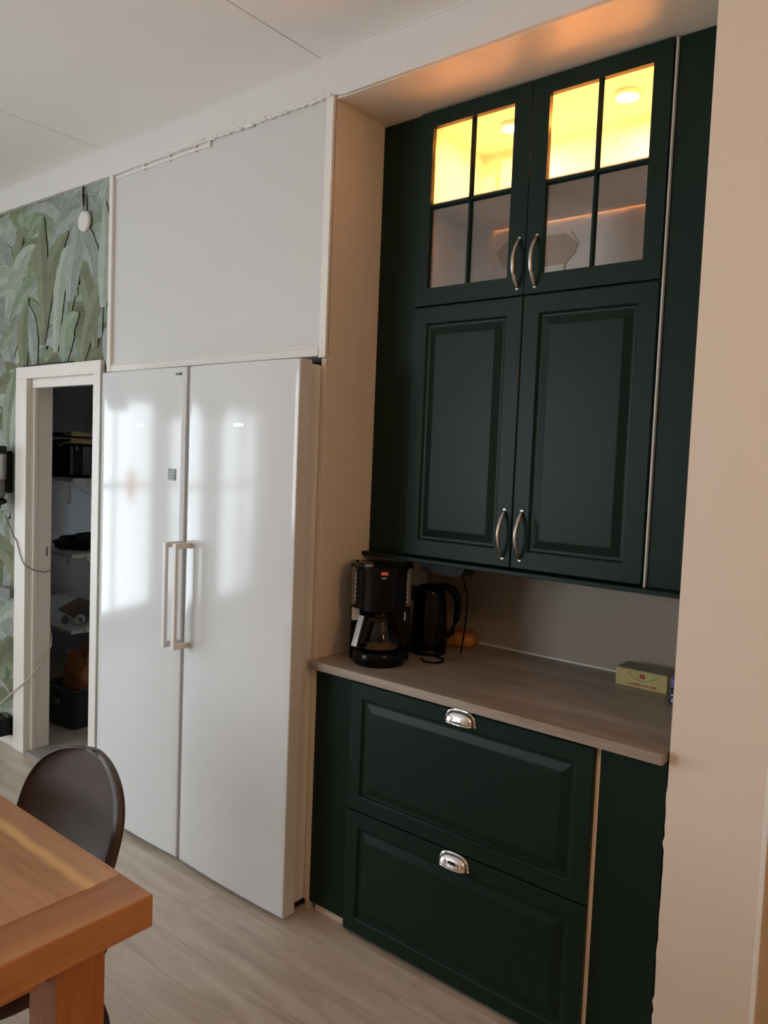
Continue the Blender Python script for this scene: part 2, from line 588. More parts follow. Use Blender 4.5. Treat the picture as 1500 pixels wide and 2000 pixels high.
# beam / cornice along the top of the wall
bm = bmesh.new()
n = 160
x0, x1 = XL, XR
prev = None
rng = random.Random(5)
for i in range(n+1):
    x = x0+(x1-x0)*i/n
    zb = 2.688 + rng.uniform(-.0015, .0015) + (.016 if x < -1.735 else 0)*min(1, (-1.735-x)/1.0+.1)
    if x > NL:
        zb = SO+.002+rng.uniform(-.001, .001)
    y = -.012 + rng.uniform(-.0008, .0008)
    ring = [bm.verts.new(p) for p in ((x, y, zb), (x, y-.001, 2.74), (x, y, ZC-.006), (x, y-.005, ZC-.003), (x, y-.006, ZC+.001), (x, .02, ZC+.001), (x, .02, zb))]
    if prev:
        for k in range(7):
            bm.faces.new((prev[k], ring[k], ring[(k+1) % 7], prev[(k+1) % 7]))
    prev = ring
struct(link('trim_2', bm, M['beam']))
# ragged filler bead where the boarding meets the beam
bm = bmesh.new()
rng = random.Random(11)
pts, rad = [], []
x = -1.08
while x < -.46:
    pts.append((x, -.012+rng.uniform(-.002, .001), 2.690+rng.uniform(-.004, .004)))
    rad.append(rng.uniform(.002, .0075))
    x += .008
tube(bm, pts, rad, 7)
pts, rad = [], []
x = -1.35
while x < -1.1:
    pts.append((x, -.013, 2.699+rng.uniform(-.002, .003)))
    rad.append(.001+.006*math.sin((x+1.35)/.25*PI))
    x += .01
tube(bm, pts, rad, 7)
struct(link('trim_3', bm, M['caulk']))
# thin white duct with an open shadow gap
bm = bmesh.new()
box(bm, -1.70, -1.08, -.012, -.004, 2.668, 2.677)
for x in (-1.5, -1.33, -1.17, -1.085):
    box(bm, x, x+.007, -.0125, -.004, 2.664, 2.688)
struct(link('trim_4', bm, M['trim']))
# trims round the white boarding
bm = bmesh.new()
box(bm, -1.738, -1.712, -.018, .0, 1.868, 2.689, bev=.002)
struct(link('trim_5', bm, M['trim']))
bm = bmesh.new()
box(bm, -.487, NL, -.012, .004, 1.862, 2.688, bev=.002)
box(bm, -.4735, NL+.003, .0, .03, 1.856, 1.862)
struct(link('trim_6', bm, M['trim']))
bm = bmesh.new()
prism(bm, [(-.004, 1.905), (-.008, 1.897), (-.014, 1.893), (-.014, 1.868), (-.004, 1.868)], 'x', -1.712, -.487)
struct(link('trim_7', bm, M['trim']))
# jamb facing strips beside the fridge
bm = bmesh.new()
box(bm, -.4735, NL+.001, -.008, .002, 0.03, 1.860, bev=.0015)
struct(link('trim_8', bm, M['wall']))
struct(B('trim_9', M['trim'], (NL, NR, BK-.006, BK, .867, .873)))      # sealant line behind the worktop

# wallpaper: big printed banana leaves
bm = bmesh.new()
uvl = bm.loops.layers.uv.new('UVMap')
rng = random.Random(21)
LY = [0.0066]


def leaf(pts, width, mi, n=18, tip=.5):
    """pts: spine control points (x, z); the leaf is a flat print"""
    LY[0] -= .0000125
    y = LY[0]
    P = [Vector(p) for p in pts]

    def bez(t):
        q = P[:]
        while len(q) > 1:
            q = [a.lerp(b, t) for a, b in zip(q, q[1:])]
        return q[0]
    rows = []
    for i in range(n+1):
        t = i/n
        c = bez(t)
        d = (bez(min(1, t+.02))-bez(max(0, t-.02))).normalized()
        nn = Vector((-d.y, d.x))
        wd = width*.5*(math.sin(PI*min(1, t*.93+.06))**.62)*(1-.25*t)
        a = wd*(1+rng.uniform(-.07, .07))
        b = wd*(1+rng.uniform(-.07, .07))
        rows.append([(c+nn*a), c, (c-nn*b)])
    for i in range(n):
        for k in (0, 1):
            q = [rows[i][k], rows[i][k+1], rows[i+1][k+1], rows[i+1][k]]
            uv = [(i/n, k/2), (i/n, (k+1)/2), ((i+1)/n, (k+1)/2), ((i+1)/n, k/2)]
            m_ = sum(q, Vector((0, 0)))/4
            if m_.x > -1.715 or m_.y > 2.70 or m_.y < .06 or m_.x < -4.58:
                continue
            if -2.53 < m_.x < -1.80 and m_.y < 1.90:
                continue
            f = bm.faces.new([bm.verts.new((v.x, y, v.y)) for v in q])
            f.material_index = mi
            for lp, u in zip(f.loops, uv):
                lp[uvl].uv = u


rows_z = [2.45, 2.22, 1.99, 1.76, 1.53, 1.30, 1.07, .84, .61, .38, .15, -.1]
for ri, zb in enumerate(rows_z):
    for ci in range(10):
        bx_ = -4.60+ci*.31+(ri % 2)*.17+rng.uniform(-.05, .05)
        order = list(range(5))
        rng.shuffle(order)
        for k in order:
            ang = (k-2)*.3+rng.uniform(-.1, .1)
            L = rng.uniform(.36, .56)
            droop = rng.uniform(.02, .30)
            sx = math.sin(ang)
            p0 = (bx_+sx*.02, zb+rng.uniform(-.05, .05))
            p1 = (bx_+sx*L*.35, zb+L*.55)
            p2 = (bx_+sx*L*1.0, zb+L*1.05)
            p3 = (bx_+sx*L*1.7+math.copysign(.09, sx), zb+L*(.9-droop*2))
            leaf([p0, p1, p2, p3], rng.uniform(.12, .185), rng.choice([0, 1, 1, 2, 3, 4, 2, 0]))
# the large arching leaves in the middle of the drop
for (xa, za, xp, zp, xe, ze, wd, mi) in (
        (-1.83, 2.02, -1.92, 2.47, -2.17, 2.25, .10, 0), (-2.20, 1.98, -2.17, 2.38, -2.02, 2.22, .085, 2),
        (-1.86, 1.98, -1.98, 2.30, -2.09, 2.10, .09, 1), (-1.97, 1.93, -1.82, 2.22, -1.73, 2.30, .09, 1),
        (-2.40, 1.93, -2.45, 2.12, -2.62, 1.98, .10, 0), (-2.33, 2.02, -2.24, 2.42, -2.10, 2.52, .09, 1),
        (-2.30, 2.10, -2.36, 2.45, -2.33, 2.62, .09, 1), (-2.08, 2.20, -2.02, 2.45, -1.96, 2.66, .11, 0),
        (-1.80, 2.15, -1.78, 2.40, -1.80, 2.60, .09, 2), (-1.75, 1.90, -1.76, 2.04, -1.72, 2.06, .08, 0),
        (-2.12, 1.93, -2.10, 2.10, -2.0, 2.14, .10, 4), (-2.50, 1.92, -2.54, 2.08, -2.47, 2.26, .09, 1),
        (-2.68, 1.55, -2.66, 1.75, -2.60, 1.92, .10, 4), (-2.62, 1.50, -2.56, 1.70, -2.55, 1.88, .09, 2)):
    leaf([(xa, za), (xa+(xp-xa)*.5, zp+.04), (xp+(xe-xp)*.5, zp+.17), (xe, ze)] if zp > ze+.08 else [(xa, za), (xa+(xp-xa)*.6, zp-.02), (xp, zp), (xe, ze)], wd*1.45, mi, 24)
wp = link('wallpaper', bm, LEAF, bpy.data.objects['wall_back_left'])
wp['label'] = 'green and grey banana leaf wallpaper'

# pantry behind the doorway
struct(B('wall_pantry', M['pantry'], (-4.5, -4.4, .11, 1.22, 0, .9), (-4.5, -4.4, .11, 1.22, 1.1, 2.5), (-4.5, -4.4, .11, .5, .9, 1.1), (-4.5, -4.4, .7, 1.22, .9, 1.1), (-4.5, -1.61, 1.12, 1.22, 0, 2.5), (-1.695, -1.61, .11, 1.12, 0, 2.5), (-4.4, -1.695, .11, 1.12, 2.4, 2.5)))  # the small opening in the far end is added to brighten the pantry
struct(B('wall_fridge_recess', M['pantry'], (-1.605, -.474, .6, .66, 0, 2.5), (-1.605, -.474, .11, .6, 1.90, 2.0)))
# doorway: casing, lining, stops and threshold
dr = struct(B('door_1', M['trim'], (-2.55, -2.44, -.020, .007, 0, 1.865), (-2.55, -1.783, -.020, .007, 1.865, 1.922), (-1.84, -1.783, -.020, .007, 0, 1.865), bev=.003))
B('door_lining', M['trim'], (-2.462, -2.44, .007, .115, 0, 1.875), (-1.84, -1.818, .007, .115, 0, 1.875), (-2.44, -1.84, .007, .115, 1.862, 1.875), parent=dr, bev=.0015)
B('door_stop', M['trim'], (-2.44, -2.428, .016, .034, .01, 1.862), (-1.852, -1.84, .016, .034, .01, 1.862), (-2.428, -1.852, .004, .034, 1.822, 1.862), parent=dr, bev=.002)
B('strike_plate', M['cable_g'], (-2.441, -2.4385, .088, .096, .99, 1.035), parent=dr)
B('threshold', M['thresh'], (-2.44, -1.84, -.012, .118, .0, .012), parent=dr, bev=.003)
B('top_batten', M['blackm'], (-2.50, -2.04, -.012, .004, 1.922, 1.930), parent=dr)
struct(B('baseboard_left', M['trim'], (XL, -2.55, -.014, .008, 0, .06), bev=.003))

# ================================================================ FRIDGES
def door_skin(bm, x0, x1, z0, z1, yf, yb, sag, nx=24):
    """slightly bowed appliance door with softened edges"""
    r = .0035
    us = [0, .25, .5, .75]
    cols = []
    xs_ = []
    for a in (0, 1/3, 2/3, 1):
        xs_.append((x0+r*(1-math.cos(a*PI/2)), r*(1-math.sin(a*PI/2))))
    for i in range(1, nx):
        xs_.append((x0+r+(x1-x0-2*r)*i/nx, 0))
    for a in (1, 2/3, 1/3, 0):
        xs_.append((x1-r*(1-math.cos(a*PI/2)), r*(1-math.sin(a*PI/2))))
    xm, hw = (x0+x1)/2, (x1-x0)/2
    zs_ = [(z0, r), (z0+r*.3, r*.3), (z0+r, 0), (z0+r+.004, 0), (z0+.06, 0), (z0+.5, 0), (z0+1, 0), (z1-.06, 0), (z1-r-.004, 0), (z1-r, 0), (z1-r*.3, r*.3), (z1, r)]
    for x, dy in xs_:
        bow = sag*(1-((x-xm)/hw)**2)
        cols.append([bm.verts.new((x, yf-bow+max(dy, dz), z)) for z, dz in zs_])
    for a, b in zip(cols, cols[1:]):
        for k in range(len(zs_)-1):
            f = bm.faces.new((a[k], b[k], b[k+1], a[k+1]))
            f.smooth = True
    ring = [c[0] for c in cols]
    ringt = [c[-1] for c in cols]
    bl, br_, tl, tr = [bm.verts.new(p) for p in ((x0, yb, z0), (x1, yb, z0), (x0, yb, z1), (x1, yb, z1))]
    bm.faces.new(ring+[br_, bl])
    bm.faces.new(list(reversed(ringt))+[tl, tr])
    bm.faces.new([bl, tl]+list(reversed(cols[0])))
    bm.faces.new([tr, br_]+cols[-1])
    bm.faces.new([bl, br_, tr, tl])


def fridge(x0, x1, hx0, hx1, sag, label, htop=1.212):
    t = thing('upright_fridge', label, 'fridge', ((x0+x1)/2, .2, 0))
    rel(B('body', M['fridge_side'], (x0+.002, min(x1-.001, -.4755), -.066, .5, .03, 1.838), bev=.004), t)
    rel(B('plinth', M['dark'], (x0+.02, min(x1-.02, -.49), -.045, .4, 0, .03)), t)
    rel(B('gasket', M['gasket'], (x0+.012, min(x1-.012, -.477), -.076, -.066, .05, 1.825)), t)
    bm = bmesh.new()
    door_skin(bm, x0, x1, .02, 1.845, -.1285, -.076, sag)
    d = link('door', bm, M['fridge'])
    rel(d, t)
    bm = bmesh.new()
    box(bm, hx0, hx1, -.200, -.186, .828, htop, bev=.0025)
    for z in (.828, htop-.020):
        box(bm, hx0+.001, hx1-.001, -.188, -.130, z, z+.020, bev=.002)
    h = link('handle', bm, M['fridge_side'])
    h.data.transform(t.matrix_basis.inverted())
    h.parent = d
    return t, d


bpy.context.view_layer.update()
fl, dl = fridge(-1.583, -1.0265, -1.050, -1.030, .007, 'tall white fridge beside the pantry doorway, small grey square label on its door')
frr, drt = fridge(-1.0085, -.449, -.992, -.970, .007, 'tall white glossy fridge on the right, beside the green cabinet niche')


def fr_text(nm, s, size, x, z, m_, d, root, y=-.1365, bold=0, **k):
    o = text(nm, s, size, m_, None, (x, y, z), bold=bold, **k)
    o.data.transform(root.matrix_basis.inverted())
    o.parent = d
    return o


fr_text('brand_lettering', 'SIEMENS', .0135, -1.300, 1.633, M['logo'], dl, fl, y=-.1360, bold=.0006)
fr_text('brand_lettering', 'SIEMENS', .0135, -.728, 1.635, M['logo'], drt, frr, y=-.1360, bold=.0006)
fr_text('badge_lettering', 'electronic', .0155, -1.082, 1.8205, M['print_d'], dl, fl, y=-.1310, bold=.0007)
st = rel(B('square_label', M['sticker'], (-1.120, -1.075, -.1332, -.1310, 1.432, 1.474)), fl)
st.parent = dl
st['label'] = 'small grey square label with rows of pale print'
rng = random.Random(8)
for i, wd_ in enumerate((.036, .038, .024, .022)):
    bm = bmesh.new()
    x = -1.1165
    while x < -1.1165+wd_:
        q = rng.uniform(.002, .005)
        box(bm, x, x+q, -.1337, -.1330, 1.4635-.0100*i, 1.4680-.0100*i)
        x += q+rng.choice((.0007, .0007, .003))
    o = link('printed_line', bm, M['print_l'])
    o.data.transform(fl.matrix_basis.inverted())
    o.parent = st
    o['kind'] = 'stuff'

# ================================================================ GREEN CABINETS
CX0, CW = -.2854, .8234
XM, CX1 = CX0+CW/2, CX0+CW
G = .0015


def ring_door(bm, x0, x1, z0, z1, yf, th=.019, fw=.056):
    """framed door: flat frame, moulded groove, raised centre field"""
    prof = [(0, th), (0, .0025), (.0025, 0), (fw-.003, 0), (fw, .0015), (fw+.004, .008), (fw+.008, .0085), (fw+.012, .0085), (fw+.034, .0022), (fw+.036, .0012), (fw+.040, .001)]
    rr = []
    for ins, d in prof:
        rr.append([bm.verts.new(p) for p in ((x0+ins, yf+d, z0+ins), (x1-ins, yf+d, z0+ins), (x1-ins, yf+d, z1-ins), (x0+ins, yf+d, z1-ins))])
    for a, b in zip(rr, rr[1:]):
        for k in range(4):
            bm.faces.new((a[k], a[(k+1) % 4], b[(k+1) % 4], b[k]))
    bm.faces.new(rr[-1])
    bm.faces.new(list(reversed(rr[0])))


def groove_lines(bm, x0, x1, z0, z1, yf, fw):
    """fine joint lines where rails meet stiles"""
    for x in (x0+fw, x1-fw):
        for a, b in ((z0+.002, z0+fw-.003), (z1-fw+.003, z1-.002)):
            box(bm, x-.0006, x+.0006, yf-.0003, yf+.001, a, b)


def bow_handle(x, z0, z1, yf, parent, root):
    bm = bmesh.new()
    n = 22
    pts, rad = [], []
    for i in range(n+1):
        t = i/n
        z = z0+(z1-z0)*t
        pts.append((x, yf+.002-.036*math.sin(PI*t)**.75, z))
        rad.append(.0042+.0018*math.sin(PI*t))
    tube(bm, pts, rad, 12, flat=1.25)
    for z in (z0, z1):
        tube(bm, [(x, yf+.001, z), (x, yf-.002, z)], .0052, 12)
    o = link('handle', bm, M['steel'])
    o.data.transform(root.matrix_basis.inverted())
    o.parent = parent
    return o


# ---- upper glazed cabinet
YF = .229
gc = thing('glass_wall_cabinet', 'dark green wall cabinet with two glazed doors, lit yellow inside, under the niche ceiling', 'cabinet', (XM, .4, 2.05))
rel(B('carcass', M['white'], (CX0+.002, CX0+.018, .249, .597, 2.05, 2.668), (CX1-.018, CX1-.002, .249, .597, 2.05, 2.668),
      (CX0+.018, CX1-.018, .249, .597, 2.652, 2.668), (CX0+.018, CX1-.018, .249, .597, 2.05, 2.066), (CX0+.018, CX1-.018, .590, .597, 2.066, 2.652)), gc)
rel(B('carcass_shelf', M['white'], (CX0+.0185, CX1-.0185, .268, .583, 2.375, 2.392)), gc)
rel(B('corner_casing', M['white'], (CX0+.018, -.205, .548, .590, 2.066, 2.560)), gc)
for q in [((CX0+.0178, .285, z), (CX0+.0186, .285, z)) for z in [2.10+i*.048 for i in range(12)]] + [((x, .5905, 2.60), (x, .5893, 2.60)) for x in (.03, .13, .235, .34, .43)]:
    bm = bmesh.new()
    tube(bm, q, .0024, 8)
    rel(link('pin_hole', bm, M['pin']), gc)
for side in (0, 1):
    a = CX0+(CW/2)*side+G
    b = CX0+(CW/2)*(side+1)-G
    z0, z1 = 2.049, 2.671
    gx = [(-.2345, -.0915, -.0765, .066), (.1825, .327, .342, .486)][side]
    zm0, zm1 = 2.3615, 2.3775
    bm = bmesh.new()
    for q in ((a, gx[0], z0, z1), (gx[3], b, z0, z1), (gx[0], gx[3], z0, 2.105), (gx[0], gx[3], 2.621, z1)):
        box(bm, q[0], q[1], YF, YF+.019, q[2], q[3])
    # bevelled muntins and inner lip
    prism(bm, [(gx[1]-.001, YF+.014), (gx[1]+.004, YF+.003), (gx[2]-.004, YF+.003), (gx[2]+.001, YF+.014)], 'z', 2.105, 2.621)
    prism(bm, [(YF+.014, zm0-.001), (YF+.003, zm0+.004), (YF+.003, zm1-.004), (YF+.014, zm1+.001)], 'x', gx[0], gx[3])
    groove_lines(bm, a, b, z0, z1, YF, .052)
    d = rel(link('door', bm, M['green']), gc)
    d['label'] = ('left' if side == 0 else 'right')+' glazed door'
    g = B('glass_pane', M['glass'], (gx[0]-.004, gx[3]+.004, YF+.0125, YF+.0150, 2.101, 2.625))
    g.data.transform(gc.matrix_basis.inverted())
    g.parent = d
    bow_handle((.104, .163)[side], 2.069, 2.216, YF, d, gc)
hg = rel(B('hinge', M['silver'], (CX0+.018, CX0+.028, .262, .300, 2.590, 2.618), bev=.003), gc)

# things inside it
for x in (-.052, .337):
    lp = thing('puck_lamp', ('glowing round puck lamp under the cabinet top behind the left glazed door' if x < 0 else 'glowing round puck lamp under the cabinet top behind the right glazed door'), 'lamp', (x, .418, 2.652), group='puck lamps in the glazed cabinet')
    bm = bmesh.new()
    lathe(bm, [(.0405, 0), (.041, -.006), (.038, -.0135), (.036, -.0135)], n=40)
    link('housing', bm, M['whitep'], lp)
    bm = bmesh.new()
    lathe(bm, [(.0362, -.0125), (.030, -.0150), (.0, -.0158)], n=40)
    link('lens', bm, M['lens'], lp)
    l = bpy.data.lights.new('puck_light', 'AREA')
    l.shape = 'DISK'
    l.size = .062
    l.energy = PUCK_W
    l.color = (1.0, .325, .055)
    lo = bpy.data.objects.new('puck_light', l)
    lo.parent = lp
    lo.location = (0, 0, -.0175)
    COL.objects.link(lo)

so = thing('socket_strip', 'white wall socket strip inside the glazed cabinet, behind the left door', 'socket', (-.150, .590, 2.53))
bm = bmesh.new()
box(bm, -.036, .036, -.028, 0, -.085, .085, bev=.010, seg=3)
link('housing', bm, M['whitep'], so, smooth=False)
for z in (.032, -.036):
    bm = bmesh.new()
    lathe(bm, [(.026, 0), (.026, .004), (.021, .004), (.020, -.006), (0, -.006)], n=28)
    for q in (-.009, .009):
        lathe(bm, [(.003, -.0055), (.003, -.0050), (0, -.0050)], cx=q, n=8, mi=1)
    for v in bm.verts:
        v.co = Vector((v.co.x, -.026-v.co.z, v.co.y+z))
    link('socket_face', bm, [M['whitep'], M['pin']], so)
oc = thing('brown_octagon_shape', 'long brown octagonal shape on the cabinet back behind the lower glass panes', 'plate', (-.03, .590, 2.268))  # flat brown octagon set against the cabinet back
bm = bmesh.new()
prism(bm, [(-.165, .03), (-.125, .06), (.10, .058), (.150, .022), (.142, -.012), (.11, -.040), (-.10, -.050), (-.140, -.02)], 'y', -.006, 0)
link('plate', bm, M['octa'], oc)
bm = bmesh.new()
tube(bm, [(.122, -.004, .060), (.152, -.004, .018)], .0028, 8)
tube(bm, [(.105, -.004, -.040), (.104, -.004, -.19)], .004, 8)
link('cable', bm, M['edge'], oc)

# ---- solid wall cabinet
wc = thing('wall_cabinet', 'dark green wall cabinet with two solid panelled doors above the worktop', 'cabinet', (XM, .4, 1.22))
rel(B('carcass', M['white'], (CX0+.002, CX1-.002, .249, .600, 1.222, 2.044)), wc)
for side in (0, 1):
    a = CX0+(CW/2)*side+G
    b = CX0+(CW/2)*(side+1)-G
    bm = bmesh.new()
    ring_door(bm, a, b, 1.221, 2.0445, YF)
    groove_lines(bm, a, b, 1.221, 2.0445, YF, .056)
    d = rel(link('door', bm, M['green']), wc)
    d['label'] = ('left' if side == 0 else 'right')+' panelled door'
    bow_handle((.099, .159)[side], 1.250, 1.397, YF, d, wc)

# pale board edge running up the right of both wall cabinets, fillers and light rail
tag(B('edge_strip', M['trim'], (CX1+.002, CX1+.0062, .236, .50, 1.2165, 2.672)), 'thin pale vertical board edge to the right of the green wall cabinets', 'panel edge')
tag(B('filler_panel', M['green'], (NL+.001, CX0-.001, .246, .262, 1.2165, 2.676), bev=.001), 'dark green filler panel between the niche left side and the wall cabinets', 'panel')
tag(B('filler_panel', M['green'], (CX1+.009, NR-.0005, .246, .262, 1.2165, 2.676), bev=.001), 'tall dark green filler panel right of the wall cabinets, against the beige wall', 'panel')
tag(B('light_rail', M['green'], (NL+.001, NR-.0005, .206, .600, 1.202, 1.2155), bev=.002), 'dark green bottom board running under the wall cabinets', 'board')

# ---- base cabinet
YD = -.019
bc = thing('base_cabinet', 'dark green base cabinet with two wide panelled drawers and chrome cup pulls', 'cabinet', (XM, .3, 0))
rel(B('carcass', M['dark'], (CX0+.002, CX1-.002, .002, .58, .03, .828)), bc)
rel(B('plinth', M['edge'], (CX0-.005, CX1-.002, .03, .045, 0, .03)), bc)
for (z0, z1, zc, dn) in ((.4165, .8300, .797, 'upper'), (.0150, .4125, .376, 'lower')):
    bm = bmesh.new()
    ring_door(bm, CX0+G, CX1-G, z0, z1, YD, fw=.050)
    groove_lines(bm, CX0+G, CX1-G, z0, z1, YD, .050)
    d = rel(link('drawer', bm, M['green']), bc)
    d['label'] = dn+' drawer front'
    # cup pull
    bm = bmesh.new()
    a_, dpt, hh = .045, .024, .034
    nx_, nt_ = 26, 10
    rows = []
    for j in range(nt_+1):
        ph = j/nt_*PI/2                    # 0 at the bottom lip, 90 degrees at the back plate
        rows.append([(math.cos(PI*i/nx_), ph) for i in range(nx_+1)])
    V = []
    for row in rows:
        r_ = []
        for i, (cx_, ph) in enumerate(row):
            th_ = PI*i/nx_
            ex = a_*math.copysign(abs(math.cos(th_))**.8, math.cos(th_))
            s_ = abs(math.sin(th_))**.62
            y = YD-.001-dpt*math.cos(ph)*s_
            z = zc+hh*math.sin(ph)*s_
            r_.append(bm.verts.new((.1345+ex, y, z)))
        V.append(r_)
    for p_, q_ in zip(V, V[1:]):
        for i in range(nx_):
            try:
                f = bm.faces.new((p_[i], p_[i+1], q_[i+1], q_[i]))
                f.smooth = True
            except ValueError:
                pass
    bmesh.ops.remove_doubles(bm, verts=bm.verts, dist=1e-6)
    bmesh.ops.solidify(bm, geom=bm.faces[:], thickness=.0018)
    # flange around and bright front lip
    pts = [(.1345+(a_+.003)*math.copysign(abs(math.cos(PI*i/30))**.8, math.cos(PI*i/30)), YD-.001, zc+(hh+.003)*abs(math.sin(PI*i/30))**.62) for i in range(31)]
    tube(bm, pts, .0032, 8)
    pts = [(.1345+a_*math.copysign(abs(math.cos(PI*i/30))**.8, math.cos(PI*i/30)), YD-.001-dpt*abs(math.sin(PI*i/30))**.62, zc) for i in range(31)]
    tube(bm, pts, .0022, 8)
    for sx in (-1, 1):
        tube(bm, [(.1345+sx*(a_+.003), YD-.001, zc+.002), (.1345+sx*(a_+.006), YD-.001, zc-.004)], .0035, 8)
    o = link('cup_pull', bm, M['chrome'])
    o.data.transform(bc.matrix_basis.inverted())
    o.parent = d
bm = bmesh.new()
for (x, z) in ((.083, .352), (.108, .349)):
    tube(bm, [(x, YD-.0005, z), (x, YD+.0002, z)], .0016, 8)
tag(B('edge_strip', M['edge'], (CX1-.001, CX1+.0085, -.003, .50, .0, .8385)), 'thin pale vertical board edge between the drawers and the lower right filler', 'panel edge')
bm.free()
tag(B('filler_panel', M['green'], (NL+.001, CX0-.001, .000, .016, .028, .8385), bev=.001), 'dark green filler panel left of the drawers under the worktop', 'panel')
tag(B('plinth_strip', M['edge'], (NL+.022, CX0-.004, .010, .024, 0, .026)), 'short pale wooden strip on the floor under the lower left filler panel', 'plinth')
tag(B('filler_panel', M['green'], (CX1+.010, NR-.003, .000, .016, .002, .8385), bev=.001), 'wide dark green filler panel right of the drawers, below the worktop corner', 'panel')
# worktop
bm = bmesh.new()
box(bm, NL+.0005, NR-.0045, -.037, BK-.001, .8395, .867, bev=.0015)
tag(link('countertop', bm, M['counter']), 'grey brown wood effect worktop across the niche', 'worktop')

# ================================================================ ON THE WORKTOP
ZT = .867
cm = thing('coffee_maker', 'black filter coffee maker with glass carafe at the left end of the worktop', 'coffee maker', (-.293, .127, ZT), math.atan2(.63, .77))
# local frame: front is -y
bm = bmesh.new()
box(bm, -.100, .100, .0, .098, 0, .325, bev=.012, seg=3)
link('tower', bm, M['black'], cm)
bm = bmesh.new()
lathe(bm, [(.084, 0), (.088, .004), (.088, .040), (.083, .046), (.070, .047), (.068, .043), (0, .043)], cy=-.012, n=48)
link('base', bm, M['black'], cm)
bm = bmesh.new()
prism(bm, [(-.098, .05), (-.092, -.012)] + [(-.076*math.cos(a), -.020-.066*math.sin(a)) for a in [PI*i/20 for i in range(1, 20)]] + [(.092, -.012), (.098, .05)], 'z', .180, .314)
link('filter_housing', bm, M['black'], cm)
bm = bmesh.new()
prism(bm, [(-.104, .095), (-.104, .0)] + [(-.090*math.cos(a), -.008-.088*math.sin(a)) for a in [PI*i/20 for i in range(1, 20)]] + [(.104, .0), (.104, .095)], 'z', .314, .325)
lathe(bm, [(.086, .325), (.080, .329), (0, .331)], cy=.02, n=40)
link('lid', bm, M['black'], cm)
B('lid_button', M['silver'], (-.058, -.030, -.058, -.045, .324, .329), parent=cm, bev=.002)
for sx in (-1, 1):
    bm = bmesh.new()
    box(bm, sx*.086-.012, sx*.086+.012, -.022, .010, .190, .318, bev=.004)
    wt = link('water_gauge', bm, M['smoke'], cm)
    bm = bmesh.new()
    for i in range(7):
        wdt = .005 if i % 2 else .0035
        box(bm, sx*.086-wdt, sx*.086+wdt, -.0228, -.0220, .205+i*.015, .2075+i*.015)
    box(bm, sx*.086-.0008, sx*.086+.0008, -.0228, -.0220, .205, .297)
    link('gauge_marks', bm, M['print_l'], wt)
bdg = B('badge', M['red'], (-.004, .020, -.0895, -.084, .300, .314), parent=cm)
bdg['label'] = 'small red badge with white lettering'
text('badge_lettering', 'Melitta', .0066, M['whitep'], bdg, (.008, -.0898, .307), bold=.0002)
text('model_lettering', 'LOOK', .0060, M['print_l'], cm, (.007, -.0865, .291), bold=.0003)
lb = B('paper_label', M['qr'], (-.0955, -.0700, -.0010, .0005, .135, .180), parent=cm)
lb['label'] = 'pale paper label'
B('control_strip', M['silver'], (.078, .084, -.0008, .0005, .140, .168), parent=cm)
bm = bmesh.new()
lathe(bm, [(.020, .0485), (.066, .050), (.072, .062), (.070, .080), (.050, .128), (.038, .158), (.039, .166)], cy=-.020, n=40)
ca = link('carafe', bm, M['carafe'], cm)
bm = bmesh.new()
lathe(bm, [(.0, .0535), (.064, .0535), (.066, .064), (0, .064)], cy=-.020, n=36)
link('refraction_disc', bm, M['refraction'], ca)  # disc added to imitate the lit counter seen through the glass
bm = bmesh.new()
lathe(bm, [(.037, .150), (.040, .153), (.040, .170), (.034, .178), (0, .180)], cy=-.020, n=32)
link('carafe_lid', bm, M['black'], ca)
bm = bmesh.new()
hd = Vector((-.72, -.69, 0)).normalized()
o_ = Vector((0, -.020, 0))
tube(bm, [o_+hd*.038+Vector((0, 0, .166)), o_+hd*.064+Vector((0, 0, .166)), o_+hd*.074+Vector((0, 0, .148)), o_+hd*.100+Vector((0, 0, .080)), o_+hd*.096+Vector((0, 0, .066)), o_+hd*.068+Vector((0, 0, .070))], .0085, 10, flat=1.4)
link('carafe_handle', bm, M['black'], ca)
bm = bmesh.new()
sd = Vector((-hd.y, hd.x, 0))
p0 = o_+hd*.082+Vector((0, 0, .166))
p1 = o_+hd*.112+Vector((0, 0, .070))
nrm = (p1-p0).cross(sd).normalized()
for a, b in ((-.0115, .0115),):
    vs = [bm.verts.new(p+sd*q+nrm*r) for p in (p0, p1) for q in (a, b) for r in (0, .004)]
    for q in ((0, 1, 3, 2), (4, 6, 7, 5), (0, 4, 5, 1), (2, 3, 7, 6), (0, 2, 6, 4), (1, 5, 7, 3)):
        bm.faces.new([vs[i] for i in q])
hp = link('handle_plate', bm, M['silver'], ca)
hp['label'] = 'silver plate on the carafe handle'

kt = thing('kettle', 'black electric kettle behind the coffee maker', 'kettle', (-.252, .350, ZT), math.atan2(.63, .77))
bm = bmesh.new()
lathe(bm, [(.062, 0), (.066, .004), (.066, .018), (.060, .022)], n=40)
link('base', bm, M['black'], kt)
bm = bmesh.new()
lathe(bm, [(.060, .022), (.066, .028), (.067, .050), (.061, .140), (.054, .215), (.052, .225), (.046, .236), (.028, .243), (0, .245)], n=44)
link('body', bm, M['black'], kt)
bm = bmesh.new()
tube(bm, [(.030, 0, .236), (.055, 0, .236), (.078, 0, .226), (.095, 0, .200), (.100, 0, .165), (.095, 0, .120), (.082, 0, .075), (.060, 0, .055)], [.010, .013, .015, .014, .013, .012, .012, .010], 12, flat=1.2)
link('handle', bm, M['black'], kt)
bm = bmesh.new()
prism(bm, [(-.050, .236), (-.082, .228), (-.078, .205), (-.058, .180)], 'y', -.014, .014)
link('spout', bm, M['black'], kt)
bm = bmesh.new()
